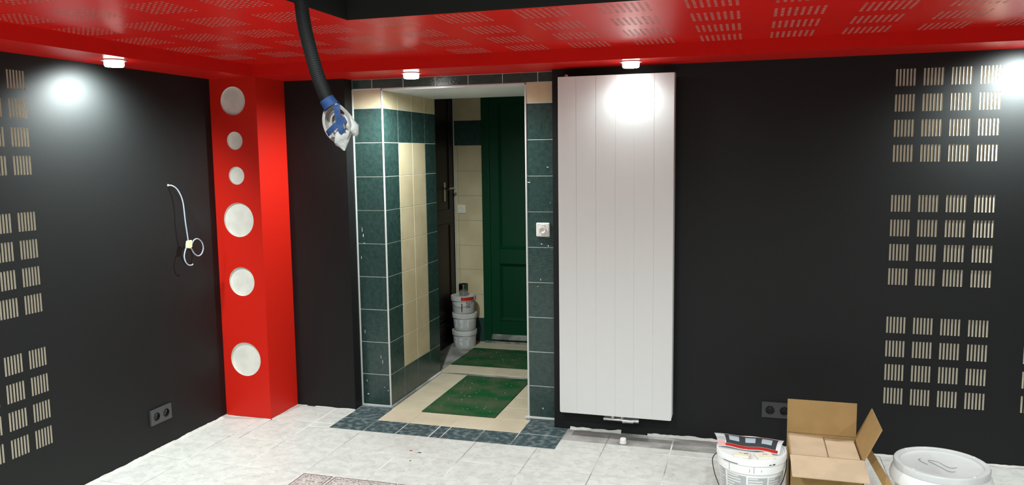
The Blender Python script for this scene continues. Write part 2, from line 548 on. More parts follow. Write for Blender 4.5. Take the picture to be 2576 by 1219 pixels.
# ---- floor with tiles
G = 0.3417
FX0, FY0 = 0.9235, -0.360
b = B().box(0, XR, YF, LIN + 0.01, -0.1, -0.0012)
b.box(P0 - 0.0, P3 + 0.08, LIN, 0.0, -0.1, -0.0012)
floor = struct(b.build('floor', 'grout_grey'), 'pale grey marbled tile floor of the room', 'floor')
ux, uy, uz = (1, 0, 0), (0, 1, 0), (0, 0, 1)
THR = (P0, 2.045, -0.425)           # dark threshold tiles lie in front of the doorway
INL = (FX0, FX0 + 5 * G, FY0 - 2 * G - 5 * G, FY0 - 2 * G)
GREY_Y = -0.280
rest = B()
def place_floor(x0, x1, y0, y1, far):
    g = 0.0021
    x0, x1, y0, y1 = x0 + g, x1 - g, y0 + g, y1 - g
    if x1 - x0 < 0.012 or y1 - y0 < 0.012: return
    if far:
        rest.box(x0, x1, y0, y1, -0.006, 0.0)
    else:
        tile(floor, 'floor_tile', ((x0 + x1) / 2, (y0 + y1) / 2, 0), ux, uy, uz, x1 - x0, y1 - y0, 0.006, 'floor_tile')
i0 = -3
for i in range(i0, 14):
    x0, x1 = FX0 + i * G, FX0 + (i + 1) * G
    x0, x1 = max(x0, 0.004), min(x1, XR - 0.004)
    if x1 <= x0: continue
    for j in range(-1, 18):
        y1, y0 = FY0 - j * G, FY0 - (j + 1) * G
        y0, y1 = max(y0, YF + 0.004), min(y1, LIN - 0.012)
        if y1 <= y0: continue
        xm, ym = (x0 + x1) / 2, (y0 + y1) / 2
        if INL[0] < xm < INL[1] and INL[2] < ym < INL[3]: continue
        far = y1 < -3.0
        rects = [(x0, x1, y0, y1)]
        # cut round the pillar
        out = []
        for (a0, a1, c0, c1) in rects:
            if a0 < 0.307 and c1 > -0.387:
                if a1 > 0.307: out.append((0.309, a1, c0, c1))
                if c0 < -0.387: out.append((a0, min(a1, 0.307), c0, -0.389))
            else: out.append((a0, a1, c0, c1))
        rects, out = out, []
        # cut round the threshold
        for (a0, a1, c0, c1) in rects:
            if c1 > THR[2] and a1 > THR[0] and a0 < THR[1]:
                if c0 < THR[2]: out.append((a0, a1, c0, THR[2]))
                if a0 < THR[0]: out.append((a0, THR[0], max(c0, THR[2]), c1))
                if a1 > THR[1]: out.append((THR[1], a1, max(c0, THR[2]), c1))
            else: out.append((a0, a1, c0, c1))
        rects, out = out, []
        for (a0, a1, c0, c1) in rects:
            if a0 >= THR[1] - 0.01 and c1 > GREY_Y and a0 < 2.9:
                if c0 < GREY_Y: out.append((a0, a1, c0, GREY_Y))
                if c1 - GREY_Y > 0.05 and a1 - a0 > 0.03:
                    t_ = tile(floor, 'skirting_strip_tile', ((a0 + a1) / 2, (GREY_Y + c1 - 0.035) / 2, 0), ux, uy, uz, a1 - a0 - 0.008, c1 - 0.035 - GREY_Y - 0.002, 0.006, 'strip_grey')
            else: out.append((a0, a1, c0, c1))
        for q in out: place_floor(*q, far)
if rest.v:
    tag(rest.build('floor_tiles', 'floor_tile', floor), kind='stuff')
# inlaid carpet of decorated tiles
H = G / 2
def inlay(x0, x1, y0, y1, m):
    g = 0.002
    nm = 'decor_tile' if m == 'decor_tile' else 'floor_tile'
    o = tile(floor, nm, ((x0 + x1) / 2, (y0 + y1) / 2, 0.0005), ux, uy, uz, x1 - x0 - 2 * g, y1 - y0 - 2 * g, 0.006, m)
    if m == 'decor_tile':                        # printed frame lines
        for ins, wd in ((0.007, 0.006), (0.024, 0.002)):
            bb = B(); hx, hy = (x1 - x0) / 2 - g - ins, (y1 - y0) / 2 - g - ins
            for s_ in (-1, 1):
                bb.box(-hx, hx, s_ * hy - wd / 2, s_ * hy + wd / 2, 0, 0.0004)
                bb.box(s_ * hx - wd / 2, s_ * hx + wd / 2, -hy, hy, 0, 0.0004)
            fr = bb.build('printed_frame', 'ornament_dark')
            fr.parent = o
mat('ornament_dark', (0.20, 0.155, 0.155), 0.5)
ix, iy = INL[0], INL[3]
inlay(ix, ix + H, iy - H, iy, 'decor_tile')
inlay(ix + 4 * G + H, ix + 5 * G, iy - H, iy, 'decor_tile')
for k in range(4):
    inlay(ix + H + k * G, ix + H + (k + 1) * G, iy - H, iy, 'decor_tile')
    inlay(ix, ix + H, iy - H - (k + 1) * G, iy - H - k * G, 'decor_tile')
    inlay(ix + 4 * G + H, ix + 5 * G, iy - H - (k + 1) * G, iy - H - k * G, 'decor_tile')
    inlay(ix + H + k * G, ix + H + (k + 1) * G, iy - 5 * G, iy - 5 * G + H, 'decor_tile')
    for l in range(4):
        inlay(ix + H + k * G, ix + H + (k + 1) * G, iy - H - (l + 1) * G, iy - H - l * G, 'floor_tile')
inlay(ix, ix + H, iy - 5 * G, iy - 5 * G + H, 'decor_tile')
inlay(ix + 4 * G + H, ix + 5 * G, iy - 5 * G, iy - 5 * G + H, 'decor_tile')

# threshold tiles
def ftile(x0, x1, y0, y1, m, nm, parent, z=0.0, g=0.0026):
    tile(parent, nm, ((x0 + x1) / 2, (y0 + y1) / 2, z), ux, uy, uz, x1 - x0 - 2 * g, y1 - y0 - 2 * g, 0.006, m)
TX = [P0, 0.926, 1.125, 1.325, 1.3915, 1.5925, 1.796, 2.045]
YB = -0.236
for k in range(1, 6): ftile(TX[k], TX[k + 1], THR[2], YB, 'tile_teal_floor', 'threshold_tile', floor)
for (a, c_) in ((0, 1), (6, 7)):
    ftile(TX[a], TX[c_], THR[2], YB, 'tile_teal_floor', 'threshold_tile', floor)
    ftile(TX[a], TX[c_], YB, LIN, 'tile_teal_floor', 'threshold_tile', floor)
    ftile(TX[a], min(TX[c_], P3), LIN, -0.004, 'tile_teal_floor', 'threshold_tile', floor)

# hall floor
b = B().box(0.3, 2.5, 0.0, 2.2, -0.1, -0.0015)
hall_floor = struct(b.build('floor_hall', 'grout_dark'), 'cream tiled floor of the hall beyond the doorway', 'floor')
MX0, MX1 = 1.122, 1.587
for k in range(1, 6): ftile(TX[k], TX[k + 1], YB, -0.033, 'tile_cream_floor', 'cream_tile', floor, g=0.0005)
def yrow(x0, x1, y0, y1, n):
    for k in range(n):
        ftile(x0, x1, y0 + (y1 - y0) * k / n, y0 + (y1 - y0) * (k + 1) / n, 'tile_cream_floor', 'cream_tile', hall_floor, g=0.0003)
yrow(P1 + .014, MX0, -0.033, 0.80, 4)
yrow(MX1, P2 - .002, -0.033, 0.80, 4)
for k in range(6):
    ftile(0.9 + k * 0.205, 0.9 + (k + 1) * 0.205, 0.825, 1.017, 'tile_cream_floor', 'cream_tile', hall_floor, z=0.006, g=0.0003)
    ftile(0.88 + k * 0.205, 0.88 + (k + 1) * 0.205, 1.548, 1.775, 'tile_cream_floor', 'cream_tile', hall_floor, z=0.004, g=0.0003)
b = B().box(P1, 2.3, 0.80, 0.825, -0.003, 0.003)
b.build('joint_strip', 'concrete', hall_floor)
b = B().box(HX0, 0.9, 0.825, HY, -0.003, 0.003)
b.build('bare_screed', 'concrete', hall_floor)

def doormat(name, x0, x1, y0, y1, z, label):
    b = B(); nx, ny = 14, 18; hh = 0.008
    vs = []; fs = []
    for j in range(ny + 1):
        for i in range(nx + 1):
            x, y = x0 + (x1 - x0) * i / nx, y0 + (y1 - y0) * j / ny
            vs.append((x, y, z + hh + 0.0012 * noise.noise(Vector((x * 30, y * 30, 3)))))
    for j in range(ny):
        for i in range(nx):
            k = j * (nx + 1) + i
            fs.append((k, k + 1, k + nx + 2, k + nx + 1))
    b.add(vs, fs)
    e = [(x0, y0), (x1, y0), (x1, y1), (x0, y1)]
    for i in range(4):
        p, q = e[i], e[(i + 1) % 4]
        b.quad((*p, z), (*q, z), (*q, z + hh), (*p, z + hh))
    r_ = root(name, (x0, y0, z), label, 'mat')
    b.build('pile', 'mat_green', r_)
    cr = B()
    rnd = random.Random(len(label))
    for k in range(34):
        x, y, sz = rnd.uniform(x0, x1), rnd.uniform(y0, y1), rnd.uniform(.0007, .0022)
        cr.box(x - sz, x + sz, y - sz * .6, y + sz * .6, z + hh, z + hh + 0.0025)
    tag(cr.build('dust_crumbs', 'dust', r_), kind='stuff')
doormat('doormat', MX0, MX1, -0.033, 0.775, -0.002, 'green carpet mat in the doorway nearest the room')
doormat('doormat', 0.903, 1.95, 1.020, 1.545, -0.001, 'dark green carpet mat in front of the green door')

# ---- tiled doorway
b = B()
b.box(P0, P1 - 0.0014, 0.0014, RD, 0, 2.3)                    # left pier core
b.box(P2 + 0.0014, 2.6, 0.0014, RD, 0, 2.3)
b.box(P1 - 0.008, P2 + 0.008, 0.0014, RD, 1.936, 2.3)        # lintel core
door_wall = struct(b.build('wall_doorway', 'grout_light'), 'wall around the doorway covered in dark teal and cream tiles', 'wall')
g2 = 0.0016
def wt(x0, x1, z0, z1, m, nm='wall_tile'):                   # tile on the front
    tile(door_wall, nm, ((x0 + x1) / 2, 0, (z0 + z1) / 2), ux, uz, (0, -1, 0), x1 - x0 - 2 * g2, z1 - z0 - 2 * g2, 0.008, m)
for k in range(9):
    wt(P0 + .006, P1 - .008, k * T, (k + 1) * T, 'tile_teal')
    wt(P2 + .008, P3 - .002, k * T, (k + 1) * T, 'tile_teal')
wt(P0 + .006, P1 - .008, 9 * T, 1.934, 'tile_cream')
wt(P2 + .008, P3 + .02, 9 * T, 1.942, 'tile_cream')
lx = [P0, 0.84, 1.042, 1.2435, 1.4465, 1.653, 1.858, 2.06]
for k in range(len(lx) - 1):
    wt(lx[k], lx[k + 1], 1.942, ZS, 'tile_teal')
RC = [0.004, 0.211, 0.422, 0.632, RD]
for xr, nd, ud in ((P1, (1, 0, 0), (0, 1, 0)), (P2, (-1, 0, 0), (0, -1, 0))):
    for i in range(4):
        for k in range(10):
            z0, z1 = k * T, (k + 1) * T if k < 9 else 1.93
            m = 'tile_cream' if k == 9 or (0 < k < 8 and i in (1, 2)) else 'tile_teal'
            tile(door_wall, 'reveal_tile', (xr, (RC[i] + RC[i + 1]) / 2, (z0 + z1) / 2), ud, uz, nd, RC[i + 1] - RC[i] - 2 * g2, z1 - z0 - 2 * g2, 0.008, m)
B().box(P1 - .006, P2 + .006, 0.002, RD, 1.929, 1.937).build('lintel_board', 'white_board', door_wall)
def trim(x0, x1, y0, y1, z0, z1):
    B().box(x0, x1, y0, y1, z0, z1).build('corner_trim', 'white_trim', door_wall, bevel=0.002)
trim(P0 - .002, P0 + .006, -0.006, 0.006, 0.0, 1.94)
trim(P1 - .0085, P1 + .001, -0.003, 0.006, 0.0, 1.94)
trim(P2 - .001, P2 + .0085, -0.003, 0.006, 0.0, 1.94)
trim(P1 - .0085, P2 + .0085, -0.003, 0.006, 1.929, 1.941)
trim(P0, P1, -0.004, 0.004, 0.0, 0.012)
trim(P2 - .018, P3 + .004, -0.010, 0.006, 0.008, 0.020)
bb = B()
n = 24
for k in range(n):                                            # dirty silicone along the reveal foot
    y0, y1 = RD * k / n, RD * (k + 1) / n
    wv = 0.012 + 0.004 * noise.noise(Vector((y0 * 9, 0, 0)))
    bb.box(P1, P1 + wv, y0, y1, 0, 0.010)
bb.build('silicone_bead', 'grout_grey', door_wall)

for k, (x, z, w_, h_) in enumerate([(.745, 1.10, .003, .030), (.752, 1.065, .005, .022), (.757, 1.018, .012, .004), (.845, .315, .003, .020), (.855, .285, .003, .026), (.735, .93, .003, .016), (.742, .47, .003, .024),
        (.750, .075, .012, .007), (.862, .125, .005, .004), (.886, .105, .004, .010), (.745, .160, .003, .018), (1.800, 1.385, .020, .004), (1.912, 1.47, .012, .004), (1.926, 1.27, .004, .004), (1.872, 1.035, .009, .006),
        (1.912, 1.025, .007, .008), (1.865, .83, .004, .010), (1.848, .79, .006, .005), (1.872, .072, .006, .010)]):
    pts = [(x + w_ * .5 * math.cos(q) * (1 + .35 * noise.noise(Vector((k * 3.1, q, 0)))), -.0002, z + h_ * .5 * math.sin(q) * (1 + .35 * noise.noise(Vector((q, k * 1.7, 2))))) for q in [2 * math.pi * i / 9 for i in range(9)]]
    B().prism(pts, (0, -.0007, 0)).build('paint_splash', 'dust', door_wall, fix=True)

# ---- hall behind
b = B()
b.box(HX0, 2.5, HY + 0.0015, HY + 0.1, 0, 2.4)
wall_hb = struct(b.build('wall_hall_back', 'grout_dark'), 'cream tiled wall at the back of the hall with one dark band', 'wall')
def ht(x0, x1, z0, z1, m, g=0.001):
    tile(wall_hb, 'wall_tile', ((x0 + x1) / 2, HY, (z0 + z1) / 2), ux, uz, (0, -1, 0), x1 - x0 - 2 * g, z1 - z0 - 2 * g, 0.008, m)
zr = [0.0, 0.2, 0.396, 0.603, 0.803, 1.009, 1.212, 1.415, 1.622, 1.822, 2.02, 2.22]
for k in range(len(zr) - 1):
    m = 'tile_teal' if k in (0, 8) else 'tile_cream'
    if k in (0, 8, 9, 10): ht(HX0 + .006, 0.915, zr[k], zr[k + 1], m)
    else:
        ht(HX0 + .006, 0.703, zr[k], zr[k + 1], m); ht(0.703, 0.915, zr[k], zr[k + 1], m)
B().box(HX0, HX0 + .006, HY - .006, HY + .008, 0.0, 2.2).build('corner_trim', 'white_trim', wall_hb)
B().box(0.914, 0.919, HY - .004, HY + .008, 0.0, 2.2).build('corner_trim', 'white_trim', wall_hb)
b = B().box(HX0 - 0.1, HX0 - 0.004, RD - .4, HY + .1, 0, 2.4)
struct(b.build('wall_hall_left', 'door_brown'), 'dark brown wall on the left of the hall', 'wall')
b = B().box(HX0 - .1, P0, RD - .1, RD, 0, 2.4)
struct(b.build('wall_hall_front', 'tile_cream'), 'short return wall of the hall hidden behind the left pier', 'wall')
b = B().box(2.5, 2.6, RD, HY + .1, 0, 2.4)
struct(b.build('wall_hall_right', 'tile_cream'), 'right side wall of the hall hidden from view', 'wall')
b = B().box(HX0 - .1, 2.6, RD, HY + .1, 2.3, 2.4)
struct(b.build('ceiling_hall', 'white_board'), 'hall ceiling hidden by the lintel', 'ceiling')

# dark brown door on the hall's left wall
dr = root('door_2', (HX0, 0.9, 0), 'dark brown panelled door at the left side of the hall', 'door', kind='structure')
b = B().box(HX0 - .004, HX0 + .004, 0.86, 1.74, 0.004, 2.1)
b.build('leaf', 'door_brown', dr)
for z0, z1 in ((0.10, 0.19), (0.24, 1.0), (1.1, 2.0)):
    b = B()
    y0, y1 = 0.98, 1.66
    for q in ((y0, y1, z0, z0 + .012), (y0, y1, z1 - .012, z1), (y0, y0 + .012, z0, z1), (y1 - .012, y1, z0, z1)):
        b.box(HX0 + .004, HX0 + .012, *q)
    b.build('panel_moulding', 'door_brown', dr)
B().box(HX0 + .004, HX0 + .014, 0.86, 1.74, 0.196, 0.216).build('rail', 'door_brown', dr)
b = B().box(HX0 + .004, HX0 + .008, 1.535, 1.575, 1.18, 1.33)
b.tube([(HX0 + .004, 1.555, 1.275), (HX0 + .045, 1.555, 1.278)], .009, 10)
b.tube(spline([(HX0 + .045, 1.548, 1.278), (HX0 + .048, 1.60, 1.282), (HX0 + .045, 1.66, 1.277), (HX0 + .042, 1.675, 1.268)], 5), .008, 10)
b.build('handle', 'steel', dr, smooth=True)

# green door
dg = root('door_1', (0.92, HY, 0), 'dark green panelled door at the end of the hall', 'door', kind='structure')
b = B().box(0.919, 0.985, HY - .03, HY + .008, 0, 2.2)
b.box(1.83, 1.90, HY - .03, HY + .008, 0, 2.2).box(0.985, 1.83, HY - .03, HY + .008, 2.05, 2.2)
b.build('frame', 'door_green', dg, bevel=.004)
b = B()
b.box(0.985, 1.06, HY - .022, HY + .006, 0.02, 2.05).box(1.75, 1.83, HY - .022, HY + .006, 0.02, 2.05)
for z0, z1 in ((0.02, .195), (.66, .785), (1.95, 2.05)):
    b.box(1.06, 1.75, HY - .022, HY + .006, z0, z1)
b.build('leaf', 'door_green', dg, bevel=.003)
for z0, z1 in ((.195, .66), (.785, 1.95)):
    b = B().box(1.06, 1.75, HY - .006, HY + .004, z0, z1)
    pn = b.build('panel', 'door_green', dg)
    b = B()
    x0, x1 = 1.06, 1.75
    e = .022
    # sloped moulding ring
    o_ = [(x0, z0), (x1, z0), (x1, z1), (x0, z1)]
    i_ = [(x0 + e, z0 + e), (x1 - e, z0 + e), (x1 - e, z1 - e), (x0 + e, z1 - e)]
    for k in range(4):
        a, a2, c_, c2 = o_[k], o_[(k + 1) % 4], i_[k], i_[(k + 1) % 4]
        b.quad((a[0], HY - .028, a[1]), (a2[0], HY - .028, a2[1]), (c2[0], HY - .007, c2[1]), (c_[0], HY - .007, c_[1]))
        b.quad((a[0], HY - .028, a[1]), (a2[0], HY - .028, a2[1]), (a2[0], HY - .02, a2[1]), (a[0], HY - .02, a[1]))
    b.build('moulding', 'door_green', pn)
b = B().prism([(0.99, HY - .022, .035), (0.99, HY - .05, .035), (0.99, HY - .05, .045), (0.99, HY - .026, .075), (0.99, HY - .022, .075)], (.84, 0, 0))
b.build('weather_bar', 'kick_dirty', dg)
B().box(0.93, 1.88, HY - .05, HY, 0.0, 0.02).build('sill', 'kick_dirty', dg)

# ---- ragged plaster edge under the black walls
def bead(name, pts, hgt, dep, seed, gap, label):
    b = B(); rnd = random.Random(seed)
    for (p, q, nrm) in pts:
        p, q, nrm = Vector(p), Vector(q), Vector(nrm)
        L = (q - p).length; n = max(2, int(L / 0.018))
        hs = [max(0.002, hgt * (1 + 0.55 * noise.noise(Vector((k * .23, seed, 0))) + 0.15 * rnd.uniform(-1, 1))) for k in range(n + 1)]
        ds = [max(0.003, dep * (1 + 0.6 * noise.noise(Vector((k * .27, seed + 9, 0))) + 0.15 * rnd.uniform(-1, 1))) for k in range(n + 1)]
        for k in range(n):
            if noise.noise(Vector((k * .11, seed * 3.1, 5))) > gap: continue
            a, c_ = p + (q - p) * (k / n), p + (q - p) * ((k + 1) / n)
            z1, z2 = Vector((0, 0, hs[k])), Vector((0, 0, hs[k + 1]))
            zb = Vector((0, 0, .003))
            b.quad(a + nrm * ds[k], c_ + nrm * ds[k + 1], c_ + nrm * (ds[k + 1] * .7) + zb, a + nrm * (ds[k] * .7) + zb)
            b.quad(a + nrm * (ds[k] * .7) + zb, c_ + nrm * (ds[k + 1] * .7) + zb, c_ + nrm * .0015 + z2, a + nrm * .0015 + z1)
    return struct(b.build(name, 'plaster_white'), label, 'plaster edge')
bead('baseboard_left', [((0, -0.387, 0), (0, -3.2, 0), (1, 0, 0))], .010, .016, 3, .45, 'ragged white plaster edge along the foot of the left wall')
bead('baseboard_back', [((P3 + .02, LIN, 0), (2.85, LIN, 0), (0, -1, 0))], .013, .015, 5, .30, 'ragged white plaster edge under the radiator')
bead('baseboard_right', [((2.85, LIN, 0), (XR, LIN, 0), (0, -1, 0))], .009, .012, 6, .5, 'thin white plaster edge under the black wall behind the box')
bead('baseboard_corner', [((.307, LIN, 0), (P0, LIN, 0), (0, -1, 0))], .004, .011, 8, .35, 'ragged white plaster edge between pillar and doorway')

# ---- red pillar with round recesses
PW, PD = 0.307, -0.387
pil = root('pillar', (0, LIN, 0), 'bright red square corner pillar with six round pale recesses', 'pillar', kind='structure')
discs = [(1.868, .0815), (1.642, .052), (1.442, .052), (1.185, .100), (.822, .0855), (.356, .1015)]
b = B()
b.quad((PW, PD, 0), (PW, LIN, 0), (PW, LIN, ZS), (PW, PD, ZS))
b.quad((0, PD, 0), (0, LIN, 0), (0, LIN, ZS), (0, PD, ZS))
b.quad((0, LIN, 0), (PW, LIN, 0), (PW, LIN, ZS), (0, LIN, ZS))
zs_ = sorted(discs)
cuts = [0] + [((zs_[i][0] + zs_[i][1]) + (zs_[i + 1][0] - zs_[i + 1][1])) / 2 for i in range(5)] + [ZS]
DX = 0.1525
RECESS = 0.012
for i, (zc, r_) in enumerate(zs_):
    z0, z1 = cuts[i], cuts[i + 1]
    angs = sorted([2 * math.pi * k / 56 for k in range(56)] + [math.atan2(zz_ - zc, xx_ - DX) % (2 * math.pi) for xx_ in (0, PW) for zz_ in (z0, z1)])
    inn, outp = [], []
    for a in angs:
        ca, sa = math.cos(a), math.sin(a)
        ts = []
        if ca > 1e-9: ts.append((PW - DX) / ca)
        if ca < -1e-9: ts.append((0 - DX) / ca)
        if sa > 1e-9: ts.append((z1 - zc) / sa)
        if sa < -1e-9: ts.append((z0 - zc) / sa)
        t_ = min(ts)
        inn.append((DX + r_ * ca, PD, zc + r_ * sa)); outp.append((DX + t_ * ca, PD, zc + t_ * sa))
    n = len(angs)
    b.add(inn + outp, [(k, (k + 1) % n, n + (k + 1) % n, n + k) for k in range(n)])
b.build('shaft', 'red_wall_paint', pil)
for zc, r_ in discs:
    d = B().lathe([(r_, 0.0006), (r_ - .0015, RECESS), (0, RECESS)], (DX, PD, zc), 56, axis='y')
    d.build('round_recess', 'disc_grey', pil)
bead('baseboard_pillar', [((0, PD, 0), (PW, PD, 0), (0, -1, 0)), ((PW, PD, 0), (PW, LIN, 0), (1, 0, 0))], .004, .009, 12, .4, 'ragged white plaster edge round the foot of the red pillar')

# ================================================================== THINGS
# ---- downlights
def downlight(x, y, label, ZS=ZS, watts=BEAM_W, aim=None, cone=168, blend=0.9, soft=0.035):
    r_ = root('downlight', (x, y, ZS), label, 'lamp', 'round downlights in the red soffit')
    B().lathe([(.056, 0), (.056, -.004), (.046, -.006), (.044, 0)], (x, y, ZS), 32).build('ring', 'lamp_ring', r_, smooth=True)
    B().lathe([(.0425, -.001), (.0425, -.024), (.039, -.030)], (x, y, ZS), 32).build('rim', 'lamp_rim', r_, smooth=True)
    B().lathe([(.039, -.030), (0, -.0315)][::-1], (x, y, ZS), 32).build('lamp_glass', 'lamp_face', r_)
    ld = bpy.data.lights.new('beam', 'SPOT')
    ld.energy = watts; ld.color = (0.88, 1.0, 0.99)
    ld.spot_size = math.radians(cone); ld.spot_blend = blend; ld.shadow_soft_size = soft
    lo_ = bpy.data.objects.new('beam', ld)
    COL.objects.link(lo_); lo_.parent = r_; lo_.location = (0, 0, -.034 - soft)
    if aim: lo_.rotation_euler = Vector(aim).to_track_quat('-Z', 'Y').to_euler()
downlight(0.192, -1.31, 'glowing downlight above the black wall left of the red pillar', watts=34, aim=(-.5, .05, -.75), cone=150, blend=1.0)
downlight(1.199, -0.235, 'glowing downlight above the tiled doorway', watts=26, cone=174, blend=0.6, soft=0.012)
downlight(2.42, -0.300, 'glowing downlight directly above the white radiator', watts=1.6)
downlight(4.22, -0.270, 'downlight above the cream slots at the right edge', watts=34, aim=(-.05, .5, -.75), cone=150, blend=1.0)
for k, y in enumerate((-2.55, -3.8, -5.05)):
    downlight(0.155, y, 'downlight over the left wall beyond the frame, number %s from the pillar' % ('second', 'third', 'fourth')[k])
    downlight(XR - .155, y + .2, 'downlight over the far right wall, %s from the back' % ('first', 'second', 'third')[k])
for k, x in enumerate((1.3, 2.65, 4.0)):
    downlight(x, YF + .155, 'downlight over the wall behind the camera, %s from the left' % ('first', 'second', 'third')[k])

for k, (x, y) in enumerate([(x, y) for y in (-2.75, -3.75, -4.7) for x in (2.0, 3.3)]):  # unseen fill lamps, added to brighten the floor and the back wall
    downlight(x, y, 'added fill downlight in the black ceiling centre, %s row, %s' % (('front', 'middle', 'rear')[k // 2], ('left', 'right')[k % 2]), ZT, TRAY_FILL_W)

# ---- radiator
RX0, RX1, RZ0, RZ1, RY = 2.0205, 2.6255, 0.127, 1.945, -0.200
rad = root('radiator', ((RX0 + RX1) / 2, RY, RZ0), 'tall white flat panel radiator with fine vertical grooves on black wall', 'radiator')
gx = [RX0, 2.1175, 2.2225, 2.3255, 2.4255, 2.527, RX1]
b = B()
cr = .008
def corner(cx_, cz_, a0):
    return [(cx_ + cr * math.cos(math.radians(a0 + q)), cz_ + cr * math.sin(math.radians(a0 + q))) for q in (0, 22.5, 45, 67.5, 90)]
for k in range(6):
    x0, x1 = gx[k] + (.0013 if k else 0), gx[k + 1] - (.0013 if k < 5 else 0)
    pts = []
    pts += [(x0, RZ0)] if k else corner(x0 + cr, RZ0 + cr, 180)
    pts += [(x1, RZ0)] if k < 5 else corner(x1 - cr, RZ0 + cr, 270)
    pts += [(x1, RZ1)] if k < 5 else corner(x1 - cr, RZ1 - cr, 0)
    pts += [(x0, RZ1)] if k else corner(x0 + cr, RZ1 - cr, 90)
    b.prism([(x, RY, z) for x, z in pts], (0, .003, 0))
b.build('front_panel', 'radiator_white', rad)
B().box(RX0 + .009, RX1 - .009, RY + .0015, RY + .012, RZ0 + .0004, RZ1 - .0004).build('backing_sheet', 'radiator_white', rad)
B().box(RX0 + .004, RX1 - .004, RY + .014, LIN - .024, RZ0 + .02, RZ1 - .006).build('body', 'radiator_white', rad, bevel=.004)
B().box(RX1 - .004, RX1 + .002, RY + .004, LIN - .03, RZ0 + .014, RZ1 + .002).build('side_cover', 'radiator_white', rad, bevel=.002)
B().box(RX0 - .002, RX0 + .004, RY + .004, LIN - .03, RZ0 + .014, RZ1 + .002).build('side_cover', 'radiator_white', rad, bevel=.002)
b = B().lathe([(.010, -.01), (.010, .010), (.007, .014), (0, .014)], (2.058, -.165, RZ1), 16)
b.build('bleed_valve', 'radiator_white', rad, smooth=True)
for x in (2.12, 2.52):
    B().box(x - .02, x + .02, LIN - .026, LIN - .0005, 1.5, 1.56).build('wall_bracket', 'radiator_white', rad)
    B().box(x - .02, x + .02, LIN - .026, LIN - .0005, .5, .56).build('wall_bracket', 'radiator_white', rad)
vx, vy, vz = 2.35, -.150, .094
b = B()
b.tube([(2.255, vy, vz), (2.36, vy, vz)], .0095, 14)
b.tube([(2.36, vy, vz - .003), (2.372, vy, vz - .003)], .0165, 16)
b.tube([(2.372, vy, vz - .003), (2.42, vy, vz - .003)], .0145, 16)
b.tube([(2.42, vy, vz), (2.448, vy, vz)], .0125, 16)
b.box(2.256, 2.446, vy + .012, vy + .03, vz - .004, vz + .022)
b.tube([(2.33, vy + .02, vz), (2.33, LIN - .0005, vz)], .009, 12).tube([(2.38, vy + .02, vz), (2.38, LIN - .0005, vz)], .009, 12)
b.build('valve_block', 'chrome', rad, smooth=True)
for x in (2.305, 2.357):
    B().lathe([(.009, -.004), (.009, .028), (.006, .036)], (x, vy + .002, vz + .008), 12).build('union_nut', 'radiator_white', rad, smooth=True)

# ---- switches
def switch(x, y, z, label, m='switch_white', sz=.04, knob=True):
    r_ = root('wall_switch', (x, y, z), label, 'switch')
    B().box(x - sz, x + sz, y - .012, y, z - sz, z + sz).build('plate', m, r_, bevel=.007)
    B().lathe([(.0305, -.012), (.030, -.0145), (.0275, -.0145), (.027, -.012)], (x + .003, y, z - .001), 40, axis='y').build('ring', m, r_, smooth=True)
    d = B().lathe([(.021, -.012), (.020, -.0185), (.017, -.020), (.014, -.0165), (0, -.0155)], (x - .001, y, z - .001), 40, axis='y')
    k = d.build('rocker', m, r_, smooth=True)
    B().box(x - .013, x + .013, y - .0172, y - .0155, z - .0015, z - .0005).build('rocker_joint', 'ochre', k)
switch(1.8835, 0.0, 1.117, 'white square light switch on dark teal tiles beside the radiator')
switch(0.733, HY, 1.104, 'cream light switch on the tiled hall wall beside the green door', 'plate_cream', .036)

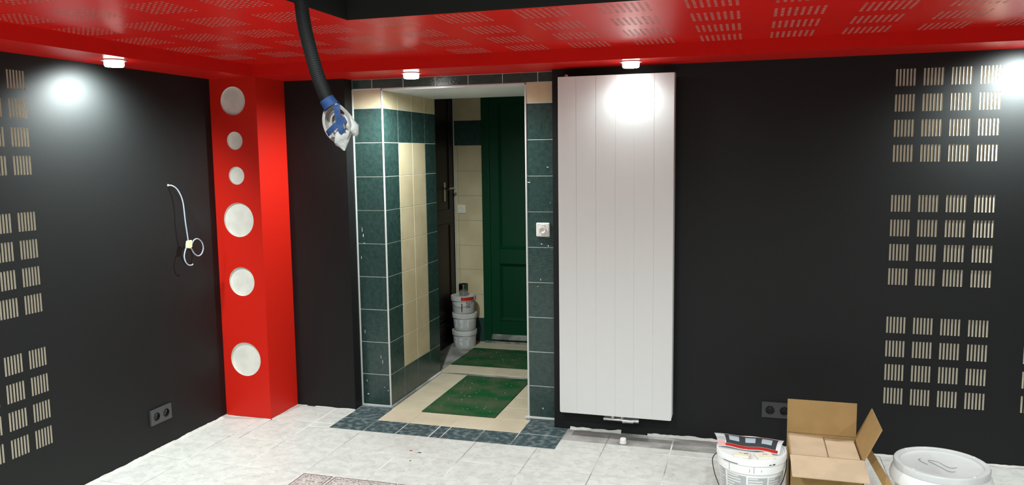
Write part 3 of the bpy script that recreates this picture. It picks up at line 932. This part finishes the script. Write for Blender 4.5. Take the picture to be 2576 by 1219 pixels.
# ---- sockets
def socket(ctr, right, nrm, label):
    ctr, right, nrm = Vector(ctr), Vector(right), Vector(nrm)
    up = Vector((0, 0, 1))
    r_ = root('double_socket', ctr, label, 'socket', 'black double sockets')
    def P(a, c_, d): return ctr + right * a + up * c_ + nrm * d
    hw, hh = .0765, .0405
    b = B()
    # plate with two square bays holding round holes
    pl = []
    for (a0, a1) in ((-hw, 0), (0, hw)):
        cx_ = -.0355 if a0 < 0 else .0355
        angs = sorted([2 * math.pi * k / 36 for k in range(36)] + [math.atan2(q, p - cx_) % (2 * math.pi) for p in (a0, a1) for q in (-hh, hh)])
        inn, outp = [], []
        for a in angs:
            ca, sa = math.cos(a), math.sin(a); ts = []
            if ca > 1e-9: ts.append((a1 - cx_) / ca)
            if ca < -1e-9: ts.append((a0 - cx_) / ca)
            if sa > 1e-9: ts.append(hh / sa)
            if sa < -1e-9: ts.append(-hh / sa)
            t_ = min(ts)
            inn.append(P(cx_ + .0215 * ca, .0215 * sa, .011)); outp.append(P(cx_ + t_ * ca, t_ * sa, .011))
        n = len(angs)
        b.add(inn + outp, [(k, (k + 1) % n, n + (k + 1) % n, n + k) for k in range(n)])
    e = [(-hw, -hh), (hw, -hh), (hw, hh), (-hw, hh)]
    for i in range(4):
        p, q = e[i], e[(i + 1) % 4]
        b.quad(P(*p, 0), P(*q, 0), P(*q, .011), P(*p, .011))
    b.build('cover_plate', 'socket_black', r_)
    for cx_ in (-.0355, .0355):
        b = B(); n = 32; vs = []; fs = []
        prof = [(.0225, .0105), (.0225, .0125), (.0208, .0125), (.0202, .004), (.0, .003)]
        for (rr, d) in prof[:-1]:
            for k in range(n):
                a = 2 * math.pi * k / n
                vs.append(P(cx_ + rr * math.cos(a), rr * math.sin(a), d))
        vs.append(P(cx_, 0, .003))
        for j in range(3):
            for k in range(n): fs.append((j * n + k, j * n + (k + 1) % n, (j + 1) * n + (k + 1) % n, (j + 1) * n + k))
        for k in range(n): fs.append((3 * n + k, 3 * n + (k + 1) % n, 4 * n))
        b.add(vs, fs)
        h = b.build('socket_well', 'socket_dark', r_, smooth=True)
        b = B().tube([P(cx_, .011, .003), P(cx_, .011, .011)], .0026, 8)
        b.build('earth_pin', 'steel', h)
        b = B()
        for a in (-.0095, .0095):
            b.tube([P(cx_ + a, -.001, .0031), P(cx_ + a, -.001, .0036)], .003, 8)
        b.build('pin_hole', 'print_dark', h)
socket((0, -.943, .186), (0, 1, 0), (1, 0, 0), 'black double socket low on the left wall')
socket((3.1605, LIN, .198), (1, 0, 0), (0, -1, 0), 'black double socket half hidden behind the cardboard box')

# ---- loose cable
cb = root('cable', (0.0, -.775, 1.40), 'grey cable hanging from left black wall in a taped loop', 'cable')
cp = [(0.0, -.775, 1.402), (.022, -.765, 1.398), (.035, -.742, 1.372), (.045, -.722, 1.31), (.05, -.717, 1.20), (.05, -.704, 1.10), (.048, -.700, 1.068)]
lp = [(.055, -.690, 1.062), (.058, -.668, 1.094), (.06, -.636, 1.099), (.062, -.606, 1.075), (.062, -.597, 1.042), (.06, -.612, 1.012), (.058, -.640, 1.004), (.055, -.668, 1.022), (.052, -.690, 1.058)]
tl = [(.048, -.706, 1.075), (.048, -.727, 1.048), (.05, -.742, 1.015), (.055, -.741, .985), (.06, -.726, .965), (.066, -.706, .961), (.068, -.698, .966)]
B().tube(spline(cp, 8), .0036, 10).build('cord', 'cable_grey', cb, smooth=True)
B().tube(spline(lp, 8), .0036, 10).build('cord_loop', 'cable_grey', cb, smooth=True)
B().tube(spline(tl, 8), .0036, 10).build('cord_tail', 'cable_grey', cb, smooth=True)
b = B()
tp = [(-.713, 1.096), (-.682, 1.097), (-.683, 1.060), (-.700, 1.052), (-.722, 1.058), (-.719, 1.076)]
b.prism([(.043, y, z) for y, z in tp], (.017, 0, 0))
b.build('tape', 'tape_yellow', cb, bevel=.003)
B().lathe([(.007, 0), (.006, .0015), (0, .0015)], (0, -.775, 1.402), 14, axis='x').build('wall_hole', 'plaster_white', cb)

# ---- hose hanging from the black tray
hs = root('extraction_hose', (1.675, -2.15, ZT), 'black corrugated hose hanging from black ceiling, end taped up in blue', 'hose')
hp = spline([(1.660, -2.15, ZT - .001), (1.668, -2.15, 2.12), (1.679, -2.15, 2.018), (1.687, -2.15, 1.947), (1.703, -2.15, 1.875), (1.725, -2.15, 1.796), (1.746, -2.15, 1.741), (1.762, -2.15, 1.706)], 46)
rads = [.0215 if (k % 4 < 2) else .0195 for k in range(len(hp))]
B().tube(hp, rads, 20, caps=False).build('hose', 'hose_black', hs, smooth=False)
Rh = Vector((.9582, .2858, 0)); Nh = Vector((.2858, -.9582, 0)); Uh = Vector((0, 0, 1))
O = Vector((1.787, -2.15, 1.644))
def L(a, c_, d=0): return O + Rh * a * .00123 + Uh * c_ * .00123 + Nh * d * .00123     # photograph-size units
# blue collar
col = [L(-22, 58), L(-12, 46), L(-6, 38), L(0, 28)]
B().tube([L(-24, 60), L(-18, 50), L(-12, 40)], [.0232, .0242, .0262], 20).build('tape_collar', 'tape_blue', hs, smooth=True)
# flange: ring with dished inner collar
def ellipse(cx_, cy_, rx, ry, d, n=44, rot=0.0):
    out = []
    for k in range(n):
        a = 2 * math.pi * k / n
        x, y = rx * math.cos(a), ry * math.sin(a)
        out.append(L(cx_ + x * math.cos(rot) - y * math.sin(rot), cy_ + x * math.sin(rot) + y * math.cos(rot), d + x * .45))
    return out
rt = math.radians(15)
fl = B()
rings = [ellipse(0, 0, 36, 47, 0, rot=rt), ellipse(0, 0, 39, 50, 5, rot=rt), ellipse(0, 0, 37, 48, 10, rot=rt), ellipse(1, 0, 31, 41, 9, rot=rt), ellipse(1, 0, 30, 39, 0, rot=rt),
         ellipse(2, 0, 27, 35, -8, rot=rt), ellipse(3, 0, 24, 31, -9, rot=rt), ellipse(3, 0, 21, 27, 3, rot=rt), ellipse(4, 0, 18, 24, 2, rot=rt), ellipse(4, 0, 16, 21, -12, rot=rt)]
n = 44; vs = [p for r_ in rings for p in r_]; fs = []
for j in range(len(rings) - 1):
    for k in range(n): fs.append((j * n + k, j * n + (k + 1) % n, (j + 1) * n + (k + 1) % n, (j + 1) * n + k))
fs.append(tuple((len(rings) - 1) * n + k for k in range(n)))
fl.add(vs, fs)
fl.build('flange', 'plastic_clear', hs, smooth=True)
def ribbon(pts, wd, name, m, thick=.8):
    pts = spline(pts, 6)
    b = B(); vs = []; fs = []
    for i, p in enumerate(pts):
        t_ = (pts[min(i + 1, len(pts) - 1)] - pts[max(i - 1, 0)]).normalized()
        sd = t_.cross(Nh).normalized()
        w_ = wd * .00123 / 2
        for d in (0, thick * .00123):
            vs += [p - sd * w_ + Nh * d, p + sd * w_ + Nh * d]
    for i in range(len(pts) - 1):
        k = i * 4
        fs += [(k, k + 1, k + 5, k + 4), (k + 2, k + 6, k + 7, k + 3), (k, k + 4, k + 6, k + 2), (k + 1, k + 3, k + 7, k + 5)]
    fs += [(0, 2, 3, 1), (len(vs) - 4, len(vs) - 3, len(vs) - 1, len(vs) - 2)]
    b.add(vs, fs)
    return b.build(name, m, hs, fix=True)
ribbon([L(4, 46, 12), L(6, 40, 24), L(8, 20, 26), L(10, 2, 26), L(16, -16, 28), L(21, -24, 26)], 15, 'tape_strip', 'tape_blue')
ribbon([L(-23, -27, 8), L(-18, -24, 20), L(-4, -12, 25), L(10, -1, 27), L(22, 6, 27), L(27, 9, 24)], 14, 'tape_strip', 'tape_blue')
# crumpled plastic bag
def crumple(path, name):
    """path: (a, c, d, ra, rc)"""
    b = B(); n = 18; vs = []; fs = []
    for i, (a, c_, d, ra, rc, ang) in enumerate(path):
        for k in range(n):
            t_ = 2 * math.pi * k / n
            x, y = ra * math.cos(t_), rc * math.sin(t_)
            q = noise.noise(Vector((math.cos(t_) * 2.2, math.sin(t_) * 2.2, i * .7 + a))) * .28 + 1
            vs.append(L(a + x * q * math.cos(ang), c_ + x * q * math.sin(ang), d + y * q))
    m = len(path)
    for i in range(m - 1):
        for k in range(n): fs.append((i * n + k, i * n + (k + 1) % n, (i + 1) * n + (k + 1) % n, (i + 1) * n + k))
    fs.append(tuple(range(n))[::-1]); fs.append(tuple((m - 1) * n + k for k in range(n)))
    b.add(vs, fs)
    b.build(name, 'plastic_bag', hs, smooth=True)
crumple([(12, -16, 10, 10, 9, 0), (17, -24, 12, 20, 13, .2), (16, -33, 12, 23, 12, .3), (14, -41, 11, 22, 9, .35), (13, -50, 9, 17, 7, .3), (15, -59, 8, 9, 4, .2), (17, -68, 7, 2, 1.5, 0)], 'plastic_bag')
crumple([(14, 38, 6, 4, 5, -.5), (22, 34, 6, 7, 8, -.6), (28, 22, 7, 9, 11, -.3), (32, 8, 8, 13, 14, -.1), (37, -6, 8, 18, 15, 0), (40, -18, 8, 15, 13, 0), (46, -27, 7, 9, 9, 0), (46, -33, 7, 4, 4, 0)], 'plastic_bag')

# ---- pipe stub on the grey strip
ps = root('pipe_stub', (2.377, -.245, 0), 'small white pipe plug standing on the floor below the radiator', 'pipe')
B().lathe([(.0165, 0), (.0165, .022), (.0145, .026), (0, .026)][::1], (2.377, -.245, 0), 20).build('plug', 'bucket_white', ps, smooth=True)
B().lathe([(.019, 0), (.019, .003), (.0165, .003)], (2.377, -.245, 0), 20).build('collar', 'bucket_white', ps, smooth=True)

# ---- buckets
def arc_patch(b, ctr, r0, r1, z0, z1, a0, a1, mi=0, n=6, off=.0006):
    """label patch on a tapered wall from radius r0 (z0) to r1 (z1)"""
    vs, fs = [], []
    for i in range(n + 1):
        a = a0 + (a1 - a0) * i / n
        for r_, z in ((r0 + off, z0), (r1 + off, z1)):
            vs.append((ctr[0] + r_ * math.cos(a), ctr[1] + r_ * math.sin(a), z))
    for i in range(n): fs.append((2 * i, 2 * i + 2, 2 * i + 3, 2 * i + 1))
    b.add(vs, fs, mi)

def label_block(parent, ctr, rad_at, z0, z1, a0, a1, lines, seed, patch='print_grey', ink='print_light'):
    b = B(); arc_patch(b, ctr, rad_at(z0), rad_at(z1), z0, z1, a0, a1)
    lb = b.build('printed_label', patch, parent)
    rnd = random.Random(seed); b = B()
    h = (z1 - z0) / (lines * 1.9)
    for k in range(lines):
        z = z1 - h * (1.9 * k + 1.3)
        e = a0 + (a1 - a0) * rnd.uniform(.35, .95)
        arc_patch(b, ctr, rad_at(z), rad_at(z + h), z, z + h, a0 + .02 * (a1 - a0), e, off=.0012)
    b.build('print_line', ink, lb)

BL = (3.030, -.862, 0)
BR_ = .145
bl = root('paint_bucket', BL, 'white paint bucket with grey printed labels left of the cardboard box', 'bucket')
rad_l = lambda z: .118 + .020 * z / .215
B().lathe([(0, .002), (.115, .002), (.118, .006), (.1355, .195), (.1355, .215)], BL, 56).build('tub', 'bucket_white', bl, smooth=True)
prof = [(.137, .196), (.1415, .196), (.1425, .228), (.1415, .232), (.1465, .234), (.147, .258), (.1445, .263), (.139, .263), (.137, .259), (.132, .2585), (0, .2585)]
B().lathe(prof, BL, 64).build('lid', 'bucket_white', bl, smooth=True)
def smear(*a, n):
    b = B(); arc_patch(b, BL, *a, n=n); b.build('paint_smear', 'print_dark', bl)
for k, (a, z0, z1) in enumerate(((-2.25, .200, .232), (-1.62, .206, .222), (-1.50, .203, .230), (-1.28, .210, .220))):
    smear(.1425, .1425, z0, z1, a, a + .009, n=1)
smear(.1472, .1472, .236, .2385, -2.45, -1.95, n=8)
smear(.1472, .1472, .238, .2425, -.95, -.86, n=3)
smear(.1472, .1472, .238, .2415, -1.06, -.99, n=3)
for k, (a0, a1) in enumerate(((-2.85, -2.48), (-2.38, -1.72), (-1.66, -1.06), (-1.0, -.45))):
    label_block(bl, BL, rad_l, .075, .188 - .004 * k, a0, a1, 9, 11 + k)
hd = spline([(BL[0] - .146, BL[1] - .005, .228), (BL[0] - .162, BL[1] - .012, .205), (BL[0] - .158, BL[1] - .03, .17), (BL[0] - .142, BL[1] - .06, .13), (BL[0] - .11, BL[1] - .10, .09),
             (BL[0] - .03, BL[1] - .138, .065), (BL[0] + .06, BL[1] - .130, .085), (BL[0] + .12, BL[1] - .08, .14), (BL[0] + .142, BL[1] - .03, .19), (BL[0] + .1455, BL[1] - .005, .228)], 7)
B().tube(hd, .0022, 8).build('wire_handle', 'print_dark', bl, smooth=True)

# printed pouch lying on the bucket lid
ZL = .2635
pk = root('printed_pouch', (3.0, -.80, ZL), 'glossy printed plastic pouch lying on the paint bucket lid', 'packaging')
def pouch(u_, v_, d=0):
    """u along the length 0..1, v from the front edge 0 to the back edge 1"""
    A0, A1 = Vector((2.893, -.885, ZL + .003)), Vector((3.142, -.925, ZL + .003))
    B0, B1 = Vector((2.868, -.752, ZL + .012)), Vector((3.168, -.778, ZL + .012))
    p = (A0 * (1 - u_) + A1 * u_) * (1 - v_) + (B0 * (1 - u_) + B1 * u_) * v_
    p.z += .003 * math.sin(u_ * 11) * (1 - v_ * .5) + .012 * math.sin(math.pi * v_) + d
    p.z = max(p.z, ZL + .001 + d)
    return p
def pouch_patch(b, u0, u1, v0, v1, d, n=10, m=4, mi=0):
    vs, fs = [], []
    for j in range(m + 1):
        for i in range(n + 1):
            vs.append(pouch(u0 + (u1 - u0) * i / n, v0 + (v1 - v0) * j / m, d))
    for j in range(m):
        for i in range(n):
            k = j * (n + 1) + i
            fs.append((k, k + 1, k + n + 2, k + n + 1))
    b.add(vs, fs, mi)
b = B(); pouch_patch(b, 0, 1, 0, 1, 0, 24, 8); pouch_patch(b, 0, 1, 0, 1, .002, 24, 8)
b.build('film', 'film', pk)
for (u0, u1, v0, v1, m, nm) in ((.14, .93, .16, .88, 'print_charcoal', 'dark_print'), (.10, .97, .02, .15, 'print_red', 'red_print'), (.0, .12, .02, .25, 'print_pink', 'pink_print'), (.0, .13, .28, .55, 'print_grey', 'grey_print'), (.35, .95, .90, .99, 'print_pink', 'pink_print')):
    b = B(); pouch_patch(b, u0, u1, v0, v1, .0026, 12, 4); b.build(nm, m, pk)
for u0 in (.20, .45, .70):
    b = B(); pouch_patch(b, u0, u0 + .155, .34, .72, .0032, 6, 4); b.build('window_print', 'print_window', pk)

# two cream plates on the lid
def plate(corners, label, marks):
    cs = [Vector(p) for p in corners]
    ctr = sum(cs, Vector()) / 4
    r_ = root('cover_plate', (ctr.x, ctr.y, ZL), label, 'plate', 'cream cover plates on the bucket lid')
    b = B(); b.prism(cs, (0, 0, .008))
    b.build('plate', 'plate_cream', r_, bevel=.002, fix=True)
    ins = [ctr + (p - ctr) * .78 for p in cs]
    b = B(); b.prism([p + Vector((0, 0, .008)) for p in ins], (0, 0, .0012))
    pl = b.build('raised_centre', 'plate_cream', r_, fix=True)
    b = B()
    for (a, c_, w_, h_) in marks:
        p = ctr + (cs[1] - cs[0]) * a + (cs[3] - cs[0]) * c_
        b.box(p.x, p.x + w_, p.y, p.y + h_, p.z + .0093, p.z + .0096)
    b.build('print_mark', 'print_dark', pl)
zq = ZL - .001
plate([(2.957, -.992, zq), (3.020, -1.000, zq), (3.026, -.940, zq), (2.964, -.935, zq)], 'cream plate with an oval outline lying left on the bucket lid', ((-.2, .1, .006, .004), (-.05, .05, .004, .004), (.1, .0, .018, .003), (.08, .1, .02, .003)))
plate([(3.060, -1.000, zq), (3.126, -.975, zq), (3.106, -.912, zq), (3.038, -.936, zq)], 'cream square plate lying right on the bucket lid', ((-.1, .05, .005, .005), (.0, .05, .012, .004)))
bpl = B()

# ---- cardboard box
X0, X1b, Y0, Y1b, ZB = 3.187, 3.481, -.890, -.596, .26
bx = root('cardboard_box', ((X0 + X1b) / 2, (Y0 + Y1b) / 2, 0), 'open brown cardboard box with raised flaps between the two buckets', 'box')
th = .004
b = B()
b.box(X0, X1b, Y0, Y0 + th, 0.001, ZB).box(X0, X1b, Y1b - th, Y1b, 0.001, ZB)
b.box(X0, X0 + th, Y0, Y1b, 0.001, ZB).box(X1b - th, X1b, Y0, Y1b, 0.001, ZB).box(X0, X1b, Y0, Y1b, 0.001, .006)
b.build('carton', 'cardboard', bx)
FLP = .150
def flap(p, q, d, name='flap', m='cardboard', t=None):
    p, q, d = Vector(p), Vector(q), Vector(d)
    nrm = (q - p).cross(d).normalized() * th
    B().prism([p, q, q + d, p + d], nrm).build(name, m, bx, fix=True)
flap((X0, Y1b - th, ZB), (X1b, Y1b - th, ZB), (0, .004, FLP + .003))
a15 = math.radians(15)
flap((X0, Y0 + .002, ZB), (X1b, Y0 + .002, ZB), (.004, -FLP * math.cos(a15), -FLP * math.sin(a15)), m='cardboard_pale')  # paler colour carries the light from above on this front flap
a24 = math.radians(24.5)
flap((X1b - .002, Y0 + .004, ZB), (X1b - .002, Y1b - .004, ZB), (FLP * math.sin(a24), 0, FLP * math.cos(a24)))
flap((X0 + .003, Y0 + .006, ZB - .004), (X0 + .003, Y1b - .006, ZB - .004), (FLP, 0, -.006), m='cardboard_pale')
inn = root('inner_carton', ((X0 + X1b) / 2, (Y0 + Y1b) / 2, .006), 'pale carton packed inside the open cardboard box', 'box')
b = B().box(X0 + .008, X1b - .008, Y0 + .008, Y1b - .008, .0065, .240)
b.build('carton', 'cardboard_pale', inn)
b = B().box(X0 + .16, X1b - .012, Y0 + .012, Y1b - .012, .2402, .2445)
b.build('lid_flap', 'cardboard_pale', inn)

# cardboard strip wedged between box and pail
cs = root('cardboard_strip', (3.53, -.80, 0), 'narrow cardboard flap wedged between the box and the big pail', 'cardboard')
b = B()
pts = [(3.537, -.565, .212), (3.572, -1.02, .205), (3.546, -1.02, .186), (3.516, -.60, .193)]
b.prism(pts, (.003, 0, .002))
b.build('strip', 'cardboard', cs, fix=True)

# ---- large pail on the right
BRC = (3.778, -.832, 0)
br = root('large_pail', BRC, 'large white pail with a grey rimmed lid at the right edge', 'bucket')
B().lathe([(0, .002), (.150, .002), (.152, .006), (.172, .185)], BRC, 64).build('tub', 'bucket_white', br, smooth=True)
B().lathe([(.170, .180), (.190, .182), (.1915, .196), (.187, .216), (.178, .233), (.174, .233)], BRC, 64).build('collar', 'bucket_white', br, smooth=True)
prof = [(.173, .234), (.1775, .234), (.1785, .257), (.175, .262), (.161, .264), (.156, .262), (.153, .252), (.145, .2505), (0, .2515)]
B().lathe(prof, BRC, 72).build('lid', 'lid_grey', br, smooth=True)
for k, a in enumerate((2.3, .55, -1.0, -2.4)):
    x, y = BRC[0] + .167 * math.cos(a), BRC[1] + .167 * math.sin(a)
    B().lathe([(.005, 0), (.004, .0015), (0, .002)], (x, y, .2632), 10).build('lid_stud', 'bucket_white', br)
wr = root('wire_offcut', (3.78, -.83, .2515), 'thin dark wire offcuts lying on the large pail lid', 'wire')
zw = .2535
for pts in ([(3.735, -.80, zw), (3.77, -.815, zw + .002), (3.80, -.865, zw), (3.83, -.86, zw + .001)], [(3.735, -.81, zw), (3.765, -.86, zw), (3.79, -.91, zw + .001), (3.815, -.905, zw)], [(3.71, -.79, zw), (3.70, -.80, zw), (3.71, -.83, zw), (3.725, -.85, zw)]):
    B().tube(spline(pts, 6), .0007, 6).build('strand', 'print_dark', wr)

# ---- pails stacked in the hall
def hall_pail(z, dx, dy, label, red=False, dirty=True, seed=1, hgt=.140):
    ctr = (.805 + dx, 1.60 + dy, z)
    r_ = root('paint_pail', ctr, label, 'bucket', 'paint pails stacked in the hall')
    m = 'bucket_dirty'
    rad = lambda q: .088 + .008 * (q - z) / .11
    B().lathe([(0, .001), (.086, .001), (.088, .004), (.0955, .104), (.0955, .112)], ctr, 40).build('tub', m, r_, smooth=True)
    B().lathe([(.096, .102), (.101, .102), (.102, .132), (.100, .139), (.094, .140), (.091, .1355), (0, .1355)], ctr, 44).build('lid', m, r_, smooth=True)
    if not red:
        for k, (a0, a1) in enumerate(((-2.45, -1.95), (-1.88, -1.42), (-1.35, -.9))):
            label_block(r_, ctr, rad, z + .022, z + .092, a0, a1, 7, seed + k, 'print_light', 'print_grey')
    return r_, ctr
hall_pail(.003, 0, 0, 'bottom white pail of the stack in the hall corner', seed=21)
hall_pail(.143, .003, .004, 'middle white pail of the stack in the hall corner', seed=31)
tp_, tc_ = hall_pail(.283, -.004, 0, 'top white pail of the hall stack with red band', red=True, seed=41)
b = B(); arc_patch(b, tc_, .1025, .1025, .283 + .108, .283 + .136, -1.42, -.30, n=12); b.build('red_band', 'print_red', tp_)
b = B(); arc_patch(b, tc_, .0955, .0965, .283 + .022, .283 + .086, -1.40, -1.33, n=2); b.build('red_drip', 'door_brown', tp_)
hd = [(tc_[0] + .1025 * math.cos(a), tc_[1] + .1025 * math.sin(a), .283 + .112 - .055 * math.sin(math.pi * (a + 2.6) / 2.2) ** .8) for a in [-2.6 + 2.2 * k / 20 for k in range(21)]]
B().tube([(p[0], p[1], float(p[2].real)) for p in hd], .0010, 6).build('wire_handle', 'steel', tp_)
# lettering wrapped on the pail
def wrapped_text(txt, z, a_start, size, parent, ctr, r_):
    cu = bpy.data.curves.new('lettering', 'FONT')
    cu.body = txt; cu.size = size; cu.extrude = 0
    tmp = bpy.data.objects.new('lettering', cu)
    COL.objects.link(tmp)
    bpy.context.view_layer.update()
    me = bpy.data.meshes.new_from_object(tmp)
    bpy.data.objects.remove(tmp, do_unlink=True)
    off = top_loc(parent)
    for v in me.vertices:
        a = a_start + v.co.x / r_
        v.co = Vector((ctr[0] + r_ * math.cos(a), ctr[1] + r_ * math.sin(a), z + v.co.y)) - off
    me.materials.clear(); me.materials.append(MATS['print_dark'])
    o = bpy.data.objects.new('lettering', me)
    COL.objects.link(o); o.parent = parent
wrapped_text('Flü', .283 + .076, -1.02, .030, tp_, tc_, .0968)
wrapped_text('Der', .283 + .050, -1.02, .028, tp_, tc_, .0968)
cupr = root('metal_cup', (.803, 1.60, .4185), 'shiny metal cup standing on the top pail in the hall', 'cup')
B().lathe([(0, .001), (.034, .001), (.036, .004), (.038, .09), (.040, .094), (.037, .094), (.035, .006), (0, .006)], (.803, 1.60, .4185), 32).build('cup', 'steel', cupr, smooth=True)

# ---- paint chips on the floor tiles
for k, (x, y, m, lab) in enumerate(((1.319, -.640, 'print_red', 'tiny red paint chip on the floor in front of the doorway'), (1.375, -.655, 'door_brown', 'tiny dark chip on the floor right beside the red paint chip'), (1.372, -.770, 'print_dark', 'tiny black speck on the floor between red chip and patterned tiles'))):
    r_ = root('paint_chip', (x, y, 0), lab, 'debris')
    a = .4 * k
    pts = [(x + rr * math.cos(q + a) * (2.2 if k < 2 else 1), y + rr * math.sin(q + a), .0003) for q, rr in ((0, .004), (1.1, .003), (2.0, .004), (3.2, .005), (4.2, .0028), (5.3, .0036))]
    B().prism(pts, (0, 0, .0022)).build('chip', m, r_, fix=True)
